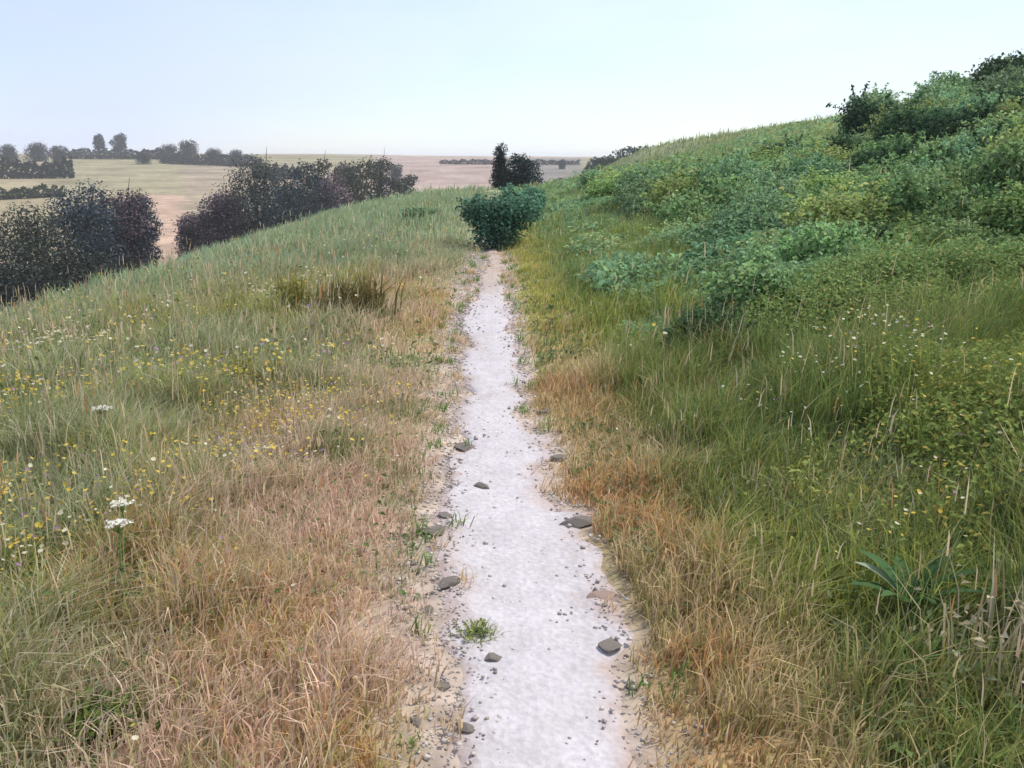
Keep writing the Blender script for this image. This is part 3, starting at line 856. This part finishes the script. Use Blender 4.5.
# the rest of the thicket
pts = []
tries = 0
while len(pts) < 120 and tries < 20000:
    tries += 1
    Y = 6.8 + 42 * random.random() ** 1.5
    px = random.uniform(575, 1060)
    x = float(at(px, Y)[0])
    if x < 1.9 + .02 * Y + random.random() * .8 or x > 22: continue
    if x > 11 and Y > 26 and px < 850: continue
    if Y > 34 and px < 840: continue
    if px > 825 and Y > 14 and random.random() < .92: continue
    if px < 850 and height_for(np.interp(px, [560, 690, 850], [168, 155, 128]), Y) - float(at(px, Y)[2]) < .5: continue
    r = .42 + .019 * Y
    if all((x - a) ** 2 + (Y - b) ** 2 > (1.05 * (r + c) / 1.6) ** 2 for a, b, c in pts): pts.append((x, Y, r))
for x, Y, r in pts:
    k = random.choices((0, 1, 2), (.45, .4, .2))[0]
    sc = r * random.uniform(.85, 1.3); sz = random.uniform(.8, 1.2) * (1.15 if x > 5 else 1)
    px = 512 + F * x / Y
    if px < 850:   # low growth towards the grassy crest
        sz = min(sz, max(.35, (height_for(np.interp(px, [560, 690, 850], [168, 155, 128]), Y) - float(ground(x, Y))) / (sc * 1.2)))
    bush(k, x, Y, sc, 'leafy mid green bush in the dense thicket covering the right bank', GRP, sz=sz)

# tree at the right edge on top of the bank
x, y, z = at(1003, 40)
H = height_for(58, y) - z
lob = lobes_tree(13, H, 4.2, .25)
e = build_plant('tree', (x, y, z), lob, 9500, .17, (.04, .08, .035), M_tree, H * .5, .13, alts=(((.075, .13, .04), .3),), leaf_name='crown', stem_name='trunk', base_n=1, spread=0)
tag(e, 'dark green rounded tree standing above the thicket on the right skyline', 'tree')

# ------------------------------------------------------------------ middle: end of the path
x, y, z = at(497, 16.0)
lob = [(-.28, 0, .62, .32, .34, .26), (.24, .05, .64, .32, .36, .26), (0, 0, .56, .38, .38, .34), (.18, .1, .28, .26, .28, .28), (-.2, -.05, .26, .24, .28, .28), (.04, -.1, .30, .28, .28, .32), (-.08, .1, .40, .25, .28, .3), (.48, .05, .66, .22, .24, .2), (-.46, 0, .68, .21, .24, .2)]
e = build_plant('bush', (x, y, z), lob, 8000, .055, (.12, .25, .17), M_leaf_plain, .35, .03, alts=(((.14, .28, .19), .25), ((.03, .07, .05), .25)), base_n=3, spread=.06, sprays=30)
tag(e, 'dark bluish green spreading bush standing where the pale path ends', 'bush')
x, y, z = at(527, 20)
e = build_plant('bush', (x, y, z), lobes_bush(7, .62, 1.2), 3400, .08, (.18, .36, .24), M_leaf_plain, .3, .025, sprays=16, alts=(((.1, .18, .11), .3),), base_n=3, spread=.08)
tag(e, 'lighter green bush right behind the dark bush at the path end', 'bush')
x, y, z = at(420, 24)
e = build_plant('bush', (x, y, z), lobes_bush(6, .7, .4), 2400, .08, (.2, .30, .16), M_leaf_plain, .2, .02, base_n=3, spread=.08)
tag(e, 'low grey green bush in the grass left of the dark bush at the path end', 'bush')

def skyline_tree(px, Y, top_py, wpx, label, base=(.02, .035, .032), low=.18, k=8, n=3600, leaf=.2, name='tree', group=None, dz=0):
    x, y, z = at(px, Y)
    H = height_for(top_py, Y) - z; w = wpx / F * Y
    lob = lobes_slim(k, H, w) if k == 14 else lobes_tree(k, H, w, low)
    e = build_plant(name, (x, y, z + dz), lob, n, leaf, base, M_tree, H * .5, max(.04, H * .022), leaf_name='crown', stem_name='trunk', base_n=1, spread=0, alts=((np.array(base) * 2.4, .28),))
    return tag(e, label, 'tree', group)
skyline_tree(500, 60, 144, 26, 'slim dark upright tree on the ridge beyond the path end', (.018, .03, .03), .06, 14, 5200, .12)
skyline_tree(521, 61, 151, 50, 'broad dark tree on the ridge right beside the slim upright one', (.016, .03, .034), .02, 13, 7200, .15)

# ------------------------------------------------------------------ left valley trees
DK = (.045, .053, .044); PU = (.088, .062, .082); BL = (.036, .05, .064); BR = (.07, .055, .04)
for (px, Y, top, w, col, lab) in (
    (20, 74, 202, 84, DK, 'dark tree leftmost in the nearer clump down in the valley'),
    (72, 80, 180, 70, BL, 'tall bluish dark tree in the middle of the nearer clump down in the valley'),
    (106, 84, 182, 56, PU, 'purplish brown tree in the nearer valley clump, right of the tall bluish one'),
    (128, 86, 187, 38, BL, 'slim dark tree at the right end of the nearer valley clump beside the tan field'),
    (190, 98, 208, 34, PU, 'low purplish tree at the left end of the farther valley clump beside the tan field'),
    (218, 100, 186, 44, PU, 'purplish dark tree left of the darkest tree in the farther valley clump'),
    (255, 104, 150, 64, DK, 'tall spreading tree rising behind the farther valley clump to the skyline'),
    (288, 98, 158, 74, BL, 'darkest blue black tree at the heart of the farther valley clump'),
    (326, 104, 162, 50, PU, 'purple tinted tree at the right end of the farther valley clump'),
):
    skyline_tree(px, Y, top, w * 1.6, lab, col, .05, 17, 15000, .25)
for (px, Y, top, w, col, lab) in (
    (404, 172, 171, 30, (.05, .06, .045), 'smallest tree at the right end of the valley trees beside the bare field'),
    (358, 150, 157, 56, (.05, .055, .035), 'olive brown tree on the far slope right of the valley clump'),
    (312, 140, 150, 54, (.04, .04, .035), 'dark brownish tree on the skyline right of the tall spreading valley tree'),
    (378, 160, 150, 44, (.03, .04, .03), 'dark wide tree on the far slope at the right end of the left skyline'),
    (225, 130, 190, 40, BR, 'brownish tree behind the left part of the farther valley clump'),
):
    skyline_tree(px, Y, top, w * 1.2, lab, col, .12, 9, 3600, .45)

# far skyline trees
protos_far = []
for k in range(5):
    H = 8.0; lob = lobes_tree((12, 9, 15, 14, 10)[k], H, (9, 6.5, 13, 11, 7)[k], (.05, .3, .04, .1, .2)[k])
    e = build_plant('tree', (0, 0, 0), lob, (2600, 1700, 3400, 3000, 2000)[k], .6, (.022, .03, .032), M_tree, H * .5, .25, leaf_name='crown', stem_name='trunk', base_n=1, spread=0, alts=(((.055, .07, .055), .3),))
    protos_far.append(e)
usedf = [False] * 5
for (px, Y, h, k, lab) in (
    (8, 430, 8, 3, 'leftmost dark tree on the far skyline at the picture edge'),
    (38, 440, 9, 2, 'wide dark tree on the far skyline, second from the picture edge'),
    (58, 430, 8, 0, 'small dark tree on the far skyline beside the wide dark one'),
    (100, 520, 12, 1, 'bluish tree with bare trunk on the far skyline, left of a slim pair partner'),
    (121, 530, 12.5, 4, 'slim bluish tree with bare trunk on the far skyline, right of its pair partner'),
    (143, 430, 6, 3, 'low dark tree on the far skyline between the slim pair and the spreading tree'),
    (170, 480, 8, 2, 'spreading dark tree on the far skyline above the tan field'),
    (188, 470, 10, 3, 'tall dark tree on the far skyline just right of the spreading tree'),
    (214, 460, 7, 2, 'wide flat tree on the far skyline left of the tall valley tree'),
    (236, 440, 7, 3, 'small round tree on the far skyline touching the wide flat tree'),
    (345, 300, 7, 2, 'wide low tree on the far skyline left of the bare field'),
    (395, 330, 6, 0, 'small tree on the far skyline at the edge of the bare field'),
    (562, 420, 4.5, 0, 'small lone tree on the far skyline right of the ridge trees'),
    (600, 230, 3.2, 2, 'dark wide tree where the right hill meets the far skyline'),
    (578, 260, 3, 0, 'dark small tree left of the wide one where the right hill meets the skyline'),
    (640, 200, 3.6, 2, 'dark tree highest up where the right hill meets the far skyline'),
):
    x, y, z = at(px, Y); s = h / 8.0; rz = random.uniform(0, 6)
    if not usedf[k]:
        o = protos_far[k]; usedf[k] = True; o.location = (x, y, z); o.rotation_euler = (0, 0, rz); o.scale = (s, s, s)
    else: o = copy_tree(protos_far[k], (x, y, z), rz, s)
    tag(o, lab, 'tree', 'trees on the far skyline')

# hedges on the far fields
def hedge(p0, Y0, p1, Y1, h, w, n, leaf, base, label):
    a = np.array(at(p0, Y0)); b = np.array(at(p1, Y1)); c = (a + b) / 2
    t = rng.random(n); lump = .6 + .6 * vnoise(t * 30, t * 0, 1.0, int(p0) % 97)
    P = np.outer(1 - t, a) + np.outer(t, b)
    dirv = (b - a)[:2] / np.linalg.norm((b - a)[:2]); nor = np.array([-dirv[1], dirv[0]])
    u = rng.normal(size=(n, 2)); u /= np.linalg.norm(u, axis=1, keepdims=True); u *= rng.uniform(.55, 1, (n, 1))
    P[:, :2] += nor[None] * (u[:, :1] * w / 2)
    P[:, 2] = ground(P[:, 0], P[:, 1]) + h * lump * (.5 + .5 * u[:, 1])
    V, T, C = leaves(P - c, rng.normal(size=(n, 3)) * .6 + np.array([0, -.2, .5]), leaf * rng.uniform(.6, 1.4, n), colours(n, base, .3, ((np.array(base) * 1.6, .2),)), .7)
    return tag(link('hedge', mesh_from('hedge', V, [T], C), M_tree, None, c), label, 'hedge')
hedge(-30, 70, 138, 82, 6.5, 5, 7000, .38, (.034, .036, .03), 'dark scrubby hedge at the foot of the nearer valley clump')
hedge(178, 94, 345, 100, 6.0, 6, 7000, .38, (.042, .036, .036), 'purplish scrubby hedge at the foot of the farther valley clump')
hedge(556, 262, 652, 200, 4.2, 4, 4200, .6, (.035, .055, .04), 'dark green hedge where the far skyline meets the right hill')
hedge(326, 150, 412, 172, 6.5, 5, 5200, .5, (.04, .042, .036), 'low dark hedge right of the valley clump reaching the bare field')
hedge(-60, 300, 72, 320, 6.5, 5, 5000, .9, (.028, .036, .03), 'dark thick hedge across the far fields at the left picture edge')
hedge(60, 470, 165, 480, 5.5, 6, 4200, .9, (.022, .03, .032), 'dark bluish hedge running below the slim pair on the far skyline')
hedge(160, 440, 262, 420, 5, 6, 4200, .9, (.024, .03, .03), 'dark hedge along the far skyline left of the valley clump')
hedge(252, 330, 300, 330, 5, 4, 2200, .8, (.035, .035, .03), 'short dark hedge above the tan fields behind the valley clump')
hedge(-40, 215, 60, 235, 3, 3, 2600, .6, (.045, .06, .03), 'low green hedge on the near far slope behind the valley clump')
hedge(300, 210, 405, 190, 3.2, 3, 3000, .55, (.06, .065, .04), 'olive hedge running down the far slope towards the bare field')
hedge(440, 480, 580, 470, 2.6, 4, 2600, .9, (.05, .05, .045), 'thin grey hedge line on the far skyline behind the ridge trees')

# ------------------------------------------------------------------ air
hx0, hx1, hy0, hy1, hz0, hz1 = -2650, 2650, -430, 4300, float(gz.min()) - 1.5, 14.0
hv = np.array([(a, b, c) for c in (hz0, hz1) for b in (hy0, hy1) for a in (hx0, hx1)], float)
hq = np.array([(0, 2, 3, 1), (4, 5, 7, 6), (0, 1, 5, 4), (2, 6, 7, 3), (0, 4, 6, 2), (1, 3, 7, 5)])
hm, nt, N, L = new_mat('thin_haze')
out = N.new('ShaderNodeOutputMaterial'); pv = N.new('ShaderNodeVolumePrincipled')
pv.inputs['Color'].default_value = (.86, .89, .97, 1); pv.inputs['Density'].default_value = .00042; pv.inputs['Anisotropy'].default_value = .2
L.new(pv.outputs[0], out.inputs['Volume'])
tag(link('haze', mesh_from('haze', hv, [hq]), hm), 'thin pale summer haze over the far fields', 'haze', kind='stuff')

# ------------------------------------------------------------------ light, sky, camera
SUN_EL, SUN_AZ = R(56), R(62)   # azimuth from +Y (ahead) towards +X (right)
sun_dir = Vector((math.cos(SUN_EL) * math.sin(SUN_AZ), math.cos(SUN_EL) * math.cos(SUN_AZ), math.sin(SUN_EL)))
sl = bpy.data.lights.new('sun', 'SUN'); sl.energy = 2.7; sl.angle = R(5); sl.color = (1.0, .93, .82)
so = bpy.data.objects.new('sun', sl); COL.objects.link(so)
so.rotation_euler = sun_dir.to_track_quat('Z', 'Y').to_euler(); so.location = (20, 10, 40)

w = bpy.data.worlds.new('World'); scene.world = w; w.use_nodes = True
nt = w.node_tree; N, L = nt.nodes, nt.links; N.clear()
out = N.new('ShaderNodeOutputWorld'); bg = N.new('ShaderNodeBackground')
sky = N.new('ShaderNodeTexSky'); sky.sky_type = 'NISHITA'; sky.sun_disc = False
sky.sun_elevation = SUN_EL; sky.sun_rotation = SUN_AZ; sky.dust_density = .2; sky.ozone_density = 2.0
tc = N.new('ShaderNodeTexCoord'); mp = N.new('ShaderNodeMapping'); mp.inputs['Scale'].default_value = (1, 1, 3.2)
nz = N.new('ShaderNodeTexNoise'); nz.inputs['Scale'].default_value = 2.4; nz.inputs['Detail'].default_value = 7; nz.inputs['Roughness'].default_value = .5
cr = N.new('ShaderNodeMapRange'); cr.inputs['From Min'].default_value = .32; cr.inputs['From Max'].default_value = .68
cr.inputs['To Min'].default_value = .42; cr.inputs['To Max'].default_value = 1.0
mx = N.new('ShaderNodeMix'); mx.data_type = 'RGBA'
sx = N.new('ShaderNodeSeparateXYZ'); L.new(tc.outputs['Generated'], sx.inputs[0])
sm = N.new('ShaderNodeMapRange'); sm.inputs['From Min'].default_value = -.5; sm.inputs['From Max'].default_value = .12; sm.interpolation_type = 'SMOOTHSTEP'
L.new(sx.outputs['X'], sm.inputs['Value'])
cm = N.new('ShaderNodeMix'); cm.data_type = 'RGBA'; cm.inputs['A'].default_value = (4.5, 5.1, 7.0, 1); cm.inputs['B'].default_value = (5.9, 6.6, 7.1, 1)
L.new(sm.outputs[0], cm.inputs['Factor']); L.new(cm.outputs['Result'], mx.inputs['B'])
L.new(tc.outputs['Generated'], mp.inputs['Vector']); L.new(mp.outputs[0], nz.inputs['Vector']); L.new(nz.outputs['Fac'], cr.inputs['Value'])
L.new(cr.outputs[0], mx.inputs['Factor']); L.new(sky.outputs[0], mx.inputs['A']); L.new(mx.outputs['Result'], bg.inputs['Color'])
bg.inputs['Strength'].default_value = .1
L.new(bg.outputs[0], out.inputs['Surface'])

cam = bpy.data.cameras.new('camera'); co = bpy.data.objects.new('camera', cam); COL.objects.link(co)
cam.sensor_width = 36; cam.lens = 36 * F / 1024; cam.clip_start = .05; cam.clip_end = 9000
co.location = (0, 0, CAMZ); co.rotation_euler = (R(90) - PITCH, 0, 0)
scene.camera = co
scene.view_settings.view_transform = 'Standard'; scene.view_settings.look = 'None'
scene.view_settings.exposure = .68; scene.view_settings.gamma = 1
scene.cycles.use_denoising = True
scene.cycles.max_bounces = 6; scene.cycles.diffuse_bounces = 3; scene.cycles.transparent_max_bounces = 4
scene.cycles.use_adaptive_sampling = True; scene.cycles.volume_bounces = 2
